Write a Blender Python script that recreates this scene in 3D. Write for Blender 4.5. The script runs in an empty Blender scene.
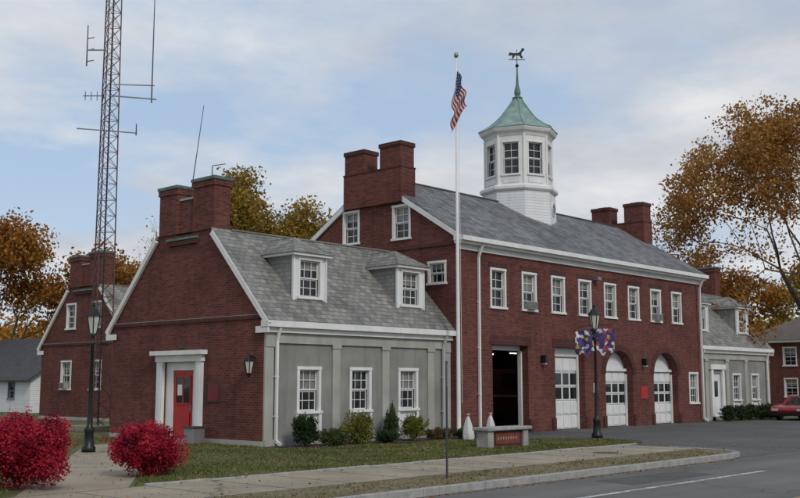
import bpy, math, random
import numpy as np
from mathutils import Vector, Matrix
from mathutils.geometry import tessellate_polygon
random.seed(7); RNG=np.random.default_rng(11)
sc=bpy.context.scene
# ------------------------------------------------------------------ materials
def nt(name):
    m=bpy.data.materials.new(name); m.use_nodes=True
    n=m.node_tree.nodes; l=m.node_tree.links
    return m,n,l,n["Principled BSDF"]
def mixc(n,l,fac,a,b,mode='MIX'):
    x=n.new('ShaderNodeMix'); x.data_type='RGBA'; x.blend_type=mode
    def put(i,v):
        if isinstance(v,(tuple,list)): x.inputs[i].default_value=(*v[:3],1)
        else: l.new(v,x.inputs[i])
    if isinstance(fac,(int,float)): x.inputs[0].default_value=fac
    else: l.new(fac,x.inputs[0])
    put(6,a); put(7,b)
    return x.outputs[2]
def noise(n,l,scale,detail=4,vec=None,rough=.55):
    t=n.new('ShaderNodeTexNoise'); t.inputs['Scale'].default_value=scale
    t.inputs['Detail'].default_value=detail; t.inputs['Roughness'].default_value=rough
    if vec is None:
        g=n.new('ShaderNodeNewGeometry'); vec=g.outputs['Position']
    l.new(vec,t.inputs['Vector']); return t.outputs[0]
def mapped(n,l,s,loc=(0,0,0)):
    g=n.new('ShaderNodeNewGeometry'); mp=n.new('ShaderNodeMapping'); mp.inputs['Scale'].default_value=s; mp.inputs['Location'].default_value=loc
    l.new(g.outputs['Position'],mp.inputs[0]); return mp.outputs[0]
def ramp(n,l,f,a,b):
    r=n.new('ShaderNodeMapRange'); r.inputs[1].default_value=a; r.inputs[2].default_value=b
    l.new(f,r.inputs[0]); return r.outputs[0]
def bump(n,l,h,b,strength=.3,dist=.02):
    k=n.new('ShaderNodeBump'); k.inputs['Strength'].default_value=strength; k.inputs['Distance'].default_value=dist
    l.new(h,k.inputs['Height']); l.new(k.outputs[0],b.inputs['Normal'])
def M(name,c1,c2=None,scale=2.,rough=.75,metal=0,bmp=0,spec=.4,c3=None,scale3=30,dirt=0.,cracks=None,lanes=0.):
    m,n,l,b=nt(name)
    b.inputs['Roughness'].default_value=rough; b.inputs['Metallic'].default_value=metal
    b.inputs['Specular IOR Level'].default_value=spec
    if c2 is None: c2=tuple(v*.82 for v in c1)
    f=ramp(n,l,noise(n,l,scale),.35,.65)
    o=mixc(n,l,f,c1,c2)
    if c3:
        f3=ramp(n,l,noise(n,l,scale3,2),.5,.7); o=mixc(n,l,f3,o,c3)
    if dirt:
        f4=ramp(n,l,noise(n,l,1.5,5,mapped(n,l,(2.5,2.5,.35))),.48,.75)
        mm=n.new('ShaderNodeMath'); mm.operation='MULTIPLY'; mm.inputs[1].default_value=dirt; l.new(f4,mm.inputs[0])
        o=mixc(n,l,mm.outputs[0],o,tuple(v*.5 for v in c1))
    if lanes:
        f5=ramp(n,l,noise(n,l,1.,5,mapped(n,l,(.03,1.1,1))),.35,.7)
        o=mixc(n,l,f5,o,mixc(n,l,1.,o,(1-lanes,)*3,'MULTIPLY'))
    if cracks:
        v=n.new('ShaderNodeTexVoronoi'); v.feature='DISTANCE_TO_EDGE'; v.inputs['Scale'].default_value=cracks
        g=n.new('ShaderNodeNewGeometry'); nn=n.new('ShaderNodeTexNoise'); nn.inputs['Scale'].default_value=.9; nn.inputs['Detail'].default_value=4; l.new(g.outputs['Position'],nn.inputs['Vector'])
        va=n.new('ShaderNodeVectorMath'); va.operation='MULTIPLY_ADD'; va.inputs[1].default_value=(2.2,2.2,0); l.new(nn.outputs['Color'],va.inputs[0]); l.new(g.outputs['Position'],va.inputs[2])
        l.new(va.outputs[0],v.inputs['Vector'])
        fc=ramp(n,l,v.outputs['Distance'],.006,.0)
        o=mixc(n,l,fc,o,tuple(x*.4 for x in c2))
    l.new(o,b.inputs['Base Color'])
    if bmp: bump(n,l,noise(n,l,scale3,3),b,bmp)
    return m
def BR(name,c1,c2,mo,bw,bh,ms,u='xy',vs=1.0,rough=.85,stain=(.6,.6,.6),bs=.4,bias=0.,streak=.72):
    m,n,l,b=nt(name); b.inputs['Roughness'].default_value=rough; b.inputs['Specular IOR Level'].default_value=.25
    g=n.new('ShaderNodeNewGeometry'); s=n.new('ShaderNodeSeparateXYZ'); l.new(g.outputs['Position'],s.inputs[0])
    c=n.new('ShaderNodeCombineXYZ')
    if u=='xy':
        a=n.new('ShaderNodeMath'); a.operation='ADD'; l.new(s.outputs[0],a.inputs[0]); l.new(s.outputs[1],a.inputs[1]); l.new(a.outputs[0],c.inputs[0])
    elif u=='x': l.new(s.outputs[0],c.inputs[0])
    else: l.new(s.outputs[1],c.inputs[0])
    k=n.new('ShaderNodeMath'); k.operation='MULTIPLY'; k.inputs[1].default_value=vs; l.new(s.outputs[2],k.inputs[0]); l.new(k.outputs[0],c.inputs[1])
    t=n.new('ShaderNodeTexBrick'); l.new(c.outputs[0],t.inputs['Vector'])
    t.inputs['Color1'].default_value=(*c1,1); t.inputs['Color2'].default_value=(*c2,1); t.inputs['Mortar'].default_value=(*mo,1)
    t.inputs['Scale'].default_value=1; t.inputs['Brick Width'].default_value=bw; t.inputs['Row Height'].default_value=bh
    t.inputs['Mortar Size'].default_value=ms; t.inputs['Mortar Smooth'].default_value=.2; t.inputs['Bias'].default_value=bias
    f=ramp(n,l,noise(n,l,.55,6,rough=.65),.42,.72)
    o=mixc(n,l,f,t.outputs['Color'],mixc(n,l,1.,t.outputs['Color'],stain,'MULTIPLY'))
    f2=ramp(n,l,noise(n,l,1.6,5,mapped(n,l,(2.6,.5 if u=='x' else 2.2,.16))),.47,.75)
    o=mixc(n,l,f2,o,mixc(n,l,1.,o,(streak,)*3,'MULTIPLY'))
    l.new(o,b.inputs['Base Color'])
    inv=n.new('ShaderNodeMath'); inv.operation='SUBTRACT'; inv.inputs[0].default_value=1; l.new(t.outputs['Fac'],inv.inputs[1])
    bump(n,l,inv.outputs[0],b,bs,.01)
    return m
def LEAF(name,cols,trans=.25,nsc=.6):
    m,n,l,b=nt(name); b.inputs['Roughness'].default_value=.6; b.inputs['Specular IOR Level'].default_value=.25
    g=n.new('ShaderNodeNewGeometry')
    a=n.new('ShaderNodeMath'); a.operation='MULTIPLY_ADD'; a.inputs[1].default_value=.6
    l.new(g.outputs['Random Per Island'],a.inputs[0])
    q=n.new('ShaderNodeMath'); q.operation='MULTIPLY_ADD'; q.inputs[1].default_value=2.0; q.inputs[2].default_value=-.8
    l.new(noise(n,l,nsc,3),q.inputs[0]); l.new(q.outputs[0],a.inputs[2])
    r=n.new('ShaderNodeValToRGB'); e=r.color_ramp.elements
    for i,c in enumerate(cols):
        p=i/(len(cols)-1)
        if i==0: e[0].position=0; e[0].color=(*c,1)
        elif i==len(cols)-1: e[-1].position=1; e[-1].color=(*c,1)
        else: k=e.new(p); k.color=(*c,1)
    l.new(a.outputs[0],r.inputs[0]); l.new(r.outputs[0],b.inputs['Base Color'])
    tr=n.new('ShaderNodeBsdfTranslucent'); l.new(r.outputs[0],tr.inputs[0])
    mx=n.new('ShaderNodeMixShader'); mx.inputs[0].default_value=trans
    l.new(b.outputs[0],mx.inputs[1]); l.new(tr.outputs[0],mx.inputs[2]); l.new(mx.outputs[0],n['Material Output'].inputs[0])
    return m
brick=BR('red_brick',(.178,.050,.038),(.092,.028,.025),(.165,.105,.088),.22,.075,.007,stain=(.66,.63,.63),streak=.78)
brick_dk=BR('dark_brick',(.11,.034,.029),(.07,.022,.020),(.12,.08,.07),.075,.22,.007)
slate=BR('slate',(.305,.298,.272),(.18,.18,.17),(.095,.095,.09),.28,.17,.009,'x',1.25,.8,(.64,.63,.61),.7,streak=.68)
slate2=BR('slate_main',(.235,.236,.236),(.13,.134,.138),(.075,.076,.078),.3,.2,.009,'x',1.7,.8,(.60,.60,.60),.7,streak=.58)
slate_y=BR('slate_side',(.305,.298,.272),(.19,.19,.18),(.095,.095,.09),.28,.14,.009,'y',1.0,.8,(.66,.65,.63),.6)
siding=BR('white_siding',(.74,.75,.75),(.70,.71,.72),(.42,.43,.44),9,.13,.008,'xy',1,.6,(.9,.9,.88),.4,streak=.9)
dsiding=BR('gray_siding',(.30,.30,.285),(.24,.24,.23),(.14,.14,.135),.28,.14,.008,'xy',1,.7,(.8,.8,.78),.4)
white=M('white_paint',(.74,.74,.72),(.66,.66,.64),1.3,.5,dirt=.22)
white2=M('white_door_paint',(.72,.73,.74),(.62,.63,.64),.9,.5,dirt=.2)
stone=M('light_stone',(.41,.40,.365),(.32,.315,.285),1.1,.9,bmp=.3,dirt=.4)
stucco=M('gray_stucco',(.27,.268,.245),(.20,.198,.183),.8,.95,bmp=.4,dirt=.5)
granite=M('granite',(.38,.37,.345),(.27,.26,.25),4,.8,bmp=.3,c3=(.2,.2,.2),scale3=60,dirt=.3)
copper=M('verdigris_copper',(.25,.36,.32),(.15,.24,.22),2.5,.6,dirt=.5)
copper_dk=M('copper_cap',(.12,.2,.18),(.08,.12,.11),2.5,.6)
black=M('black_metal',(.012,.012,.013),rough=.4)
dkmetal=M('dark_metal',(.05,.05,.05),rough=.5)
redmast=M('mast_paint',(.13,.045,.035),(.09,.05,.045),1.,.6)
galv=M('galvanised',(.3,.3,.31),rough=.45,metal=.6)
redpaint=M('red_paint',(.42,.02,.02),(.35,.015,.015),3,.4)
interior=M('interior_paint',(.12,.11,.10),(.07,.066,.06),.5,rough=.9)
asph=M('asphalt',(.145,.142,.134),(.108,.106,.10),.35,.92,bmp=.25,c3=(.19,.185,.175),scale3=45,cracks=.16,lanes=.28)
asph2=M('driveway_asphalt',(.11,.108,.102),(.074,.073,.07),.3,.92,bmp=.25,c3=(.135,.132,.125),scale3=40,cracks=.3,lanes=.15)
conc=M('sidewalk_concrete',(.35,.30,.225),(.25,.212,.16),.7,.92,bmp=.25,c3=(.20,.17,.13),scale3=25,cracks=.12)
linew=M('road_paint_white',(.62,.62,.6),(.25,.25,.24),5,.8,c3=(.2,.2,.19),scale3=14)
liney=M('road_paint_yellow',(.55,.33,.05),(.35,.22,.06),5,.8,c3=(.2,.16,.1),scale3=14)
grassm=M('grass',(.085,.098,.030),(.14,.122,.05),.5,.95,bmp=.5,c3=(.06,.07,.025),scale3=14)
verge=M('dry_verge',(.18,.14,.085),(.10,.092,.04),1.2,.95,bmp=.4,c3=(.23,.18,.11),scale3=9)
mulch=M('mulch',(.06,.04,.028),(.035,.025,.02),5,.95,bmp=.5)
bark=M('bark',(.085,.068,.052),(.05,.04,.032),4,.95)
def glassm(name,c,r=.06):
    m,n,l,b=nt(name); b.inputs['Base Color'].default_value=(*c,1); b.inputs['Roughness'].default_value=r
    b.inputs['Specular IOR Level'].default_value=.5
    f=ramp(n,l,noise(n,l,1.4,2),.3,.7); l.new(mixc(n,l,f,c,tuple(v*.45 for v in c)),b.inputs['Base Color'])
    bump(n,l,noise(n,l,1.8,1),b,.08,.05); return m
glass=glassm('window_glass',(.022,.024,.026)); shade=glassm('window_shade',(.26,.26,.24),.25)
lampglass=M('lamp_glass',(.55,.55,.5),rough=.2)
# ------------------------------------------------------------------ builder
class Obj:
    def __init__(s,name,loc=(0,0,0)):
        s.loc=Vector(loc); s.e=bpy.data.objects.new(name,None); s.e.location=s.loc; s.e.empty_display_size=.5
        sc.collection.objects.link(s.e); s.p={}; s.T=lambda v:v
    def add(s,key,mat,vs,fs):
        d=s.p.setdefault((key,mat.name),([],[],mat)); o=len(d[0])
        d[0].extend([tuple(s.T(v)) for v in vs]); d[1].extend([tuple(i+o for i in f) for f in fs])
    def box(s,key,mat,x0,x1,y0,y1,z0,z1):
        s.add(key,mat,[(x0,y0,z0),(x1,y0,z0),(x1,y1,z0),(x0,y1,z0),(x0,y0,z1),(x1,y0,z1),(x1,y1,z1),(x0,y1,z1)],
              [(0,3,2,1),(4,5,6,7),(0,1,5,4),(1,2,6,5),(2,3,7,6),(3,0,4,7)])
    def fbox(s,key,mat,f,u0,u1,z0,z1,w0,w1):
        vs=[f(u0,z0,w0),f(u1,z0,w0),f(u1,z0,w1),f(u0,z0,w1),f(u0,z1,w0),f(u1,z1,w0),f(u1,z1,w1),f(u0,z1,w1)]
        s.add(key,mat,vs,[(0,3,2,1),(4,5,6,7),(0,1,5,4),(1,2,6,5),(2,3,7,6),(3,0,4,7)])
    def beam(s,key,mat,p,q,w,h=None,up=(0,0,1)):
        p=Vector(p);q=Vector(q);d=(q-p).normalized(); u=Vector(up)
        if abs(d.dot(u))>.98: u=Vector((0,1,0))
        r=d.cross(u).normalized(); u=r.cross(d); h=h or w
        vs=[c+r*a*w/2+u*b*h/2 for c in (p,q) for a,b in ((-1,-1),(1,-1),(1,1),(-1,1))]
        s.add(key,mat,vs,[(0,1,2,3),(7,6,5,4),(0,4,5,1),(1,5,6,2),(2,6,7,3),(3,7,4,0)])
    def lathe(s,key,mat,cx,cy,prof,n=12,rot=0.):
        vs=[];fs=[]
        for r,z in prof:
            for i in range(n):
                a=2*math.pi*i/n+rot; vs.append((cx+r*math.cos(a),cy+r*math.sin(a),z))
        for k in range(len(prof)-1):
            for i in range(n):
                j=(i+1)%n; fs.append((k*n+i,k*n+j,(k+1)*n+j,(k+1)*n+i))
        fs.append(tuple(range(n))[::-1]); fs.append(tuple((len(prof)-1)*n+i for i in range(n)))
        s.add(key,mat,vs,fs)
    def tube(s,key,mat,p,q,r0,r1,n=6):
        p=Vector(p);q=Vector(q);d=(q-p).normalized(); u=Vector((0,0,1)) if abs(d.z)<.95 else Vector((1,0,0))
        a=d.cross(u).normalized(); b=d.cross(a)
        vs=[c+(a*math.cos(t)+b*math.sin(t))*r for c,r in ((p,r0),(q,r1)) for t in [2*math.pi*i/n for i in range(n)]]
        s.add(key,mat,vs,[(i,(i+1)%n,n+(i+1)%n,n+i) for i in range(n)]+[tuple(range(n))[::-1],tuple(range(n,2*n))])
    def wall(s,key,mat,f,outer,holes=(),depth=.2,rmat=None):
        polys=[[Vector((a,b,0)) for a,b in P] for P in [outer]+list(holes)]
        tri=tessellate_polygon(polys); flat=[v for P in polys for v in P]
        s.add(key,mat,[f(v.x,v.y,0) for v in flat],[tuple(t) for t in tri])
        for P in holes:
            n=len(P); vs=[f(a,b,0) for a,b in P]+[f(a,b,depth) for a,b in P]
            s.add(key+'_reveal',rmat or mat,vs,[(i,(i+1)%n,n+(i+1)%n,n+i) for i in range(n)])
    def window(s,f,uc,z0,z1,w,cols=3,rows=2,sh=0.,case=.08,wm=None,sill=True,ac=False):
        wm=wm or white; a,b=uc-w/2,uc+w/2; zm=(z0+z1)/2
        k='window_frames'
        s.fbox(k,wm,f,a-case,a+.015,z0,z1,-.025,.09); s.fbox(k,wm,f,b-.015,b+case,z0,z1,-.025,.09)
        s.fbox(k,wm,f,a-case-.01,b+case+.01,z1-.01,z1+case,-.04,.09)
        s.fbox(k,wm,f,a-case-.04,b+case+.04,z0-.07,z0+.015,-.07,.09)
        sw=.04
        for (za,zb,d) in ((zm,z1-.012,.10),(z0+.017,zm,.135)):
            s.fbox(k,wm,f,a+.016,a+.016+sw,za,zb,d,d+.03); s.fbox(k,wm,f,b-.016-sw,b-.016,za,zb,d,d+.03)
            s.fbox(k,wm,f,a+.016+sw,b-.016-sw,zb-sw,zb,d,d+.03); s.fbox(k,wm,f,a+.016+sw,b-.016-sw,za,za+sw,d,d+.03)
            for i in range(1,cols):
                u=a+(b-a)*i/cols; s.fbox(k,wm,f,u-.011,u+.011,za+sw,zb-sw,d+.006,d+.024)
            for i in range(1,rows):
                z=za+(zb-za)*i/rows; s.fbox(k,wm,f,a+.016+sw,b-.016-sw,z-.011,z+.011,d+.008,d+.022)
        def pl(mt,za,zb):
            s.add('window_glass' if mt is glass else 'window_shades',mt,[f(a,za,.15),f(b,za,.15),f(b,zb,.15),f(a,zb,.15)],[(0,1,2,3)])
        zs=z1-(z1-z0)*sh
        if sh>0: pl(shade,zs,z1)
        if sh<1: pl(glass,z0,zs)
        if ac:
            s.fbox('air_conditioner',granite,f,uc-.25,uc+.25,z0+.02,z0+.32,-.24,.1)
            for i in range(5): s.fbox('air_conditioner_grille',dkmetal,f,uc-.22,uc+.22,z0+.06+i*.05,z0+.08+i*.05,-.25,-.241)
    def done(s,bev=None):
        for (key,_),(vs,fs,mat) in s.p.items():
            me=bpy.data.meshes.new(key); L=s.loc
            me.from_pydata([(v[0]-L.x,v[1]-L.y,v[2]-L.z) for v in vs],[],fs); me.materials.append(mat); me.update()
            o=bpy.data.objects.new(key,me); sc.collection.objects.link(o); o.parent=s.e
            if bev and key in bev:
                mo=o.modifiers.new('b','BEVEL'); mo.width=bev[key]; mo.segments=2
            if key.startswith('smooth'):
                for p in me.polygons: p.use_smooth=True
        return s.e
def R(a,b,c,d): return [(a,c),(b,c),(b,d),(a,d)]
# ------------------------------------------------------------------ fire station
FS=Obj('brick_fire_station',(18,4,0))
def wing(T,kind='left'):
    FS.T=T
    G=lambda u,z,w:(w,u,z)
    F=lambda u,z,w:(u,w,z)
    Lx,Ly=8.75,8.4
    prof=[(0,0),(Ly,0),(Ly,4.0),(5.75,6.84),(2.65,6.84),(0,4.0)]
    if kind=='left':
        holes=[R(3.3,5.2,.08,2.62)]
    elif kind=='rear':
        holes=[R(5.05,5.85,4.75,6.0),R(2.5,3.3,4.75,6.0),R(5.3,6.2,1.6,3.0),R(2.4,3.3,1.6,3.0)]
    else: holes=[]
    FS.wall('gable_wall',brick,G,prof,holes,.22)
    if kind=='rear':
        FS.window(G,5.45,4.75,6.0,.8,2,2,.3); FS.window(G,2.9,4.75,6.0,.8,2,2,.3)
        FS.window(G,5.75,1.6,3.0,.9,3,2,.4,ac=True); FS.window(G,2.85,1.6,3.0,.9,3,2,.4)
    FS.fbox('belt_course',brick_dk,G,-.02,Ly+.02,3.86,3.98,-.05,.0)
    FS.fbox('belt_course_cap',granite,G,.1,Ly-.1,3.981,4.0,-.055,.0)
    FS.fbox('plinth',stone,G,0,3.0 if kind=='left' else Ly,0,.16,-.04,0)
    if kind=='left': FS.fbox('plinth',stone,G,5.55,Ly,0,.16,-.04,0)
    wx=[1.85,4.15,6.5]
    FS.wall('stucco_wall',stucco,F,R(0,Lx,0,3.5),[R(x-.5,x+.5,.2,2.42) for x in wx],.16,white)
    for i,x in enumerate(wx):
        if kind=='right' and i==2:
            FS.fbox('entry_surround',white,F,x-.75,x-.5,.0,2.6,-.1,.02);FS.fbox('entry_surround',white,F,x+.5,x+.75,.0,2.6,-.1,.02)
            FS.fbox('entry_surround',white,F,x-.85,x+.85,2.6,2.85,-.14,.02)
            FS.fbox('entry_door',white2,F,x-.5,x+.5,.0,2.42,.1,.15); FS.fbox('entry_glass',glass,F,x-.3,x+.3,1.2,2.0,.09,.1)
        else:
            FS.window(F,x,1.02,2.33,.84,3,2,[.55,0,.5][i],case=.09)
            FS.fbox('window_apron',white,F,x-.42,x+.42,.24,.94,.06,.12)
            FS.fbox('window_apron_frame',white,F,x-.54,x-.43,.2,.949,-.03,.08);FS.fbox('window_apron_frame',white,F,x+.43,x+.54,.2,.949,-.03,.08)
            FS.fbox('window_apron_panel',white2,F,x-.3,x+.3,.36,.82,.045,.06)
    for a,b in ((0.005,.34),(2.83,3.17),(5.15,5.49),(7.5,7.84),(8.46,8.74)):
        FS.fbox('stone_pilaster',stone,F,a,b,.2,3.12,-.06,.0); FS.fbox('stone_pilaster_cap',stone,F,a-.03 if a>.1 else a,b+.03 if b<8.7 else b,3.0,3.12,-.09,-.06)
    FS.fbox('stone_frieze',stone,F,.003,Lx,3.121,3.44,-.07,0.0)
    FS.fbox('stucco_plinth',stone,F,.003,Lx,0,.199,-.1,0)
    FS.fbox('eave_soffit',white,F,-.1,Lx,3.44,3.6,-.18,0.05)
    FS.fbox('eave_gutter',white,F,-.14,Lx,3.6,3.79,-.33,.0)
    FS.wall('back_wall',brick,lambda u,z,w:(u,Ly-w,z),R(0,Lx,0,3.9))
    FS.wall('end_wall',brick,lambda u,z,w:(Lx-w,u,z),prof)
    for sg in (0,1):
        Y=(lambda y:y) if sg==0 else (lambda y:Ly-y)
        vs=[(-.1,Y(-.3),3.8),(Lx,Y(-.3),3.8),(Lx,Y(2.65),6.92),(-.1,Y(2.65),6.92)]
        vs+= [(x,y,z-.1) for x,y,z in vs]
        FS.add('slate_roof',slate,vs,[(0,1,2,3),(4,7,6,5),(0,4,5,1),(0,3,7,4),(3,2,6,7)])
        p=Vector((-.08,Y(-.3),3.66)); q=Vector((-.08,Y(2.62),6.76))
        FS.beam('white_rake_board',white,p,q,.1,.17,up=(0,0,1))
        FS.fbox('rake_return',white,G,Y(-.3),Y(.28),3.42,3.62,-.12,-.052) if sg==0 else FS.fbox('rake_return',white,G,Ly-.28,Ly+.3,3.42,3.62,-.12,-.052)
    FS.add('slate_roof_deck',slate,[(-.05,2.65,6.9),(Lx,2.65,6.9),(Lx,5.75,6.9),(-.05,5.75,6.9)],[(0,1,2,3)])
    FS.beam('ridge_cap',slate_y,(.7,2.66,6.92),(Lx,2.66,6.92),.16,.05)
    for a,b,zt in ((2.66,3.8,8.66),(4.72,5.74,8.6)):
        FS.box('chimney',brick,0.0,.66,a,b,6.841,zt-.3)
        FS.box('chimney_corbel',brick,-.04,.70,a-.04,b+.04,zt-.3,zt-.1)
        FS.box('chimney_cap',copper_dk,-.07,.73,a-.07,b+.07,zt-.1,zt)
    FS.box('chimney_screen_wall',brick,.12,.5,3.8,4.72,6.841,8.05)
    FS.box('chimney_screen_cap',stone,.08,.54,3.8,4.72,8.05,8.12)
    FS.box('chimney_shoulder',brick_dk,-.09,-.001,3.5,5.1,6.5,6.66); FS.box('chimney_shoulder_cap',copper_dk,-.13,-.001,3.45,5.15,6.66,6.74)
    for c in (2.22,7.1):
        a,b=c-.70,c+.70; yd=.42; zb=4.5; ze=5.98
        FS.wall('dormer_face',white2,lambda u,z,w:(u,yd+w,z),R(a,b,zb-.1,ze),[R(c-.45,c+.45,4.66,5.86)],.1)
        FS.window(lambda u,z,w:(u,yd+w,z),c,4.66,5.86,.9,3,2,.4 if c>5 else .25,case=.07)
        for x in (a,b):
            FS.add('dormer_cheek',dsiding,[(x,yd,zb-.1),(x,yd,ze),(x,2.0,ze)],[(0,1,2)])
            FS.fbox('dormer_corner_board',white,lambda u,z,w:(u,yd+w,z),x-.035,x+.035,zb-.05,ze,-.03,.05)
        FS.box('dormer_eave',white,a-.14,b+.14,yd-.16,2.1,ze,ze+.09)
        e=.2;zz=ze+.092; zr=6.68
        A=(a-e,yd-.22,zz);B=(b+e,yd-.22,zz);C=(b+e,2.25,zz);D=(a-e,2.25,zz);P=(c,yd+.75,zr);Q=(c,2.75,zr)
        FS.add('dormer_roof_front',slate,[A,B,P],[(0,1,2)])
        FS.add('dormer_roof_side',slate_y,[A,P,Q,D,B,C],[(0,1,2,3),(4,5,2,1)])
        FS.beam('dormer_hip',slate_y,A,P,.06,.03);FS.beam('dormer_hip',slate_y,B,P,.06,.03);FS.beam('dormer_hip',slate_y,P,Q,.06,.03)
    for x in (.42,8.3):
        FS.beam('downspout',white,(x,-.12,.15),(x,-.12,3.2),.08); FS.beam('downspout',white,(x,-.12,3.2),(x,-.26,3.6),.08); FS.beam('downspout',white,(x,-.12,.15),(x,-.35,.06),.08)
        for z in (.9,2.1): FS.beam('downspout_strap',white,(x-.07,-.1,z),(x+.07,-.1,z),.1,.03)
I=lambda v:v
wing(I)
G=lambda u,z,w:(w,u,z); FS.T=I
FS.fbox('entry_surround',white,G,3.0,3.32,.1,2.6,-.1,.02); FS.fbox('entry_surround',white,G,5.18,5.5,.1,2.6,-.1,.02)
FS.fbox('entry_entablature',white,G,2.95,5.55,2.6,2.82,-.13,.02); FS.fbox('entry_cornice',white,G,2.82,5.68,2.82,2.96,-.28,.02)
FS.fbox('entry_base',white,G,2.96,3.36,.0,.25,-.13,.0); FS.fbox('entry_base',white,G,5.14,5.54,.0,.25,-.13,.0)
for a,b in ((3.06,3.26),(5.24,5.44)): FS.fbox('entry_pilaster_panel',white2,G,a,b,.4,2.45,-.115,-.1)
FS.fbox('entry_panel',white,G,3.3,3.68,.08,2.62,.1,.16); FS.fbox('entry_panel',white,G,4.8,5.2,.08,2.62,.1,.16); FS.fbox('entry_panel',white,G,3.68,4.8,2.32,2.62,.1,.16)
FS.fbox('red_entry_door',redpaint,G,3.68,4.8,.1,2.31,.13,.18)
FS.fbox('entry_door_glass',glass,G,3.86,4.62,1.25,2.1,.115,.13)
for a,b,c,d in ((3.82,4.66,1.2,1.25),(3.82,4.66,2.1,2.15),(3.82,3.86,1.25,2.1),(4.62,4.66,1.25,2.1),(4.22,4.26,1.25,2.1),(3.86,4.62,.2,.95)): FS.fbox('entry_door_trim',redpaint,G,a,b,c,d,.10,.13)
FS.fbox('notice_paper',white,G,4.3,4.55,1.5,1.85,.108,.114); FS.fbox('door_handle',galv,G,3.75,3.79,1.0,1.2,.08,.13)
FS.fbox('entry_step',granite,G,2.9,5.6,0,.1,-.9,.0); FS.fbox('threshold',granite,G,3.3,5.2,.0,.1,.001,.3)
FS.fbox('red_wall_plaque',M('plaque_red',(.16,.01,.015),rough=.4),G,2.15,2.68,1.35,1.85,-.05,-.0); FS.fbox('plaque_frame',dkmetal,G,2.11,2.72,1.31,1.89,-.035,-.001)
FS.fbox('house_number',dkmetal,G,4.1,4.4,3.05,3.16,-.03,-.0)
FS.beam('wall_lantern_bracket',black,(0,.4,2.65),(-.25,.4,2.75),.04); FS.lathe('wall_lantern',lampglass,-.25,.4,[(.08,2.2),(.15,2.55)],6); FS.lathe('wall_lantern_cap',black,-.25,.4,[(.17,2.55),(.12,2.66),(.02,2.78)],6); FS.lathe('wall_lantern_base',black,-.25,.4,[(.03,2.08),(.09,2.2)],6)
for i in range(6):
    a=math.radians(60*i); FS.beam('wall_lantern_bar',black,(-.25+.085*math.cos(a),.4+.085*math.sin(a),2.2),(-.25+.155*math.cos(a),.4+.155*math.sin(a),2.55),.018)
FS.tube('whip_antenna',dkmetal,(.3,4.4,8.1),(.55,4.1,11.4),.02,.01); FS.tube('small_antenna',dkmetal,(.3,3.2,8.66),(.3,3.2,9.1),.02,.015); FS.tube('small_antenna',dkmetal,(.3,3.2,9.1),(.7,3.0,9.2),.015,.015)
wing(lambda v:(36.75-v[0],v[1],v[2]),kind='right')
wing(lambda v:(7.85+v[0],19.8+v[1],v[2]),kind='rear')
FS.T=I
# ---- main block
X0,X1,Y0,Y1=8.75,28.0,-.4,8.16; yc=3.88
F=lambda u,z,w:(u,Y0+w,z); G=lambda u,z,w:(X0+w,u,z); H=lambda u,z,w:(X1-w,u,z)
wins=[11.2+2.03*i for i in range(8)]
bays=[(10.8,13.1,'sq'),(14.95,17.15,'sq'),(18.8,21.1,'ar'),(23.0,25.3,'ar')]
holes=[R(x-.42,x+.42,4.78,6.2) for x in wins]+[R(26.5,27.3,.95,2.35)]
outer=[(X0,0)]
for a,b,k in bays:
    if k=='sq': outer+=[(a,0),(a,3.35),(b,3.35),(b,0)]
    else:
        c=(a+b)/2;r=(b-a)/2
        outer+=[(a,0)]+[(c-r*math.cos(math.pi*i/16),2.3+(3.32-2.3)*math.sin(math.pi*i/16)) for i in range(17)]+[(b,0)]
outer+=[(X1,0),(X1,6.75),(X0,6.75)]
FS.wall('main_wall',brick,F,outer,holes,.2)
for a,b,k in bays:
    n=16; c=(a+b)/2;r=(b-a)/2
    path=[(a,0),(a,3.35),(b,3.35),(b,0)] if k=='sq' else [(a,0)]+[(c-r*math.cos(math.pi*i/n),2.3+1.02*math.sin(math.pi*i/n)) for i in range(n+1)]+[(b,0)]
    vs=[F(u,z,0) for u,z in path]+[F(u,z,.55) for u,z in path]; m=len(path)
    FS.add('bay_reveal',brick,vs,[(i,i+1,m+i+1,m+i) for i in range(m-1)])
    if k=='ar':
        vs=[];N=20
        for dd in (-.03,0):
            for i in range(N+1):
                t=math.pi*i/N
                for rr,zz in ((r+.002,1.022),(r+.3,1.3)):
                    vs.append(F(c-rr*math.cos(t),2.3+zz*math.sin(t),dd))
        fs=[]
        o=2*(N+1)
        for i in range(N): fs+=[(2*i,2*i+1,2*i+3,2*i+2),(2*i+1,o+2*i+1,o+2*i+3,2*i+3),(2*i,2*i+2,o+2*i+2,o+2*i)]
        FS.add('brick_arch_ring',brick_dk,vs,fs)
    else: FS.fbox('flat_arch',brick_dk,F,a-.15,b+.15,3.352,3.7,-.025,0)
    for x in (a-.26,b+.02): FS.fbox('bay_guard_stone',brick_dk,F,x,x+.24,0,.5,-.06,0)
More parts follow.
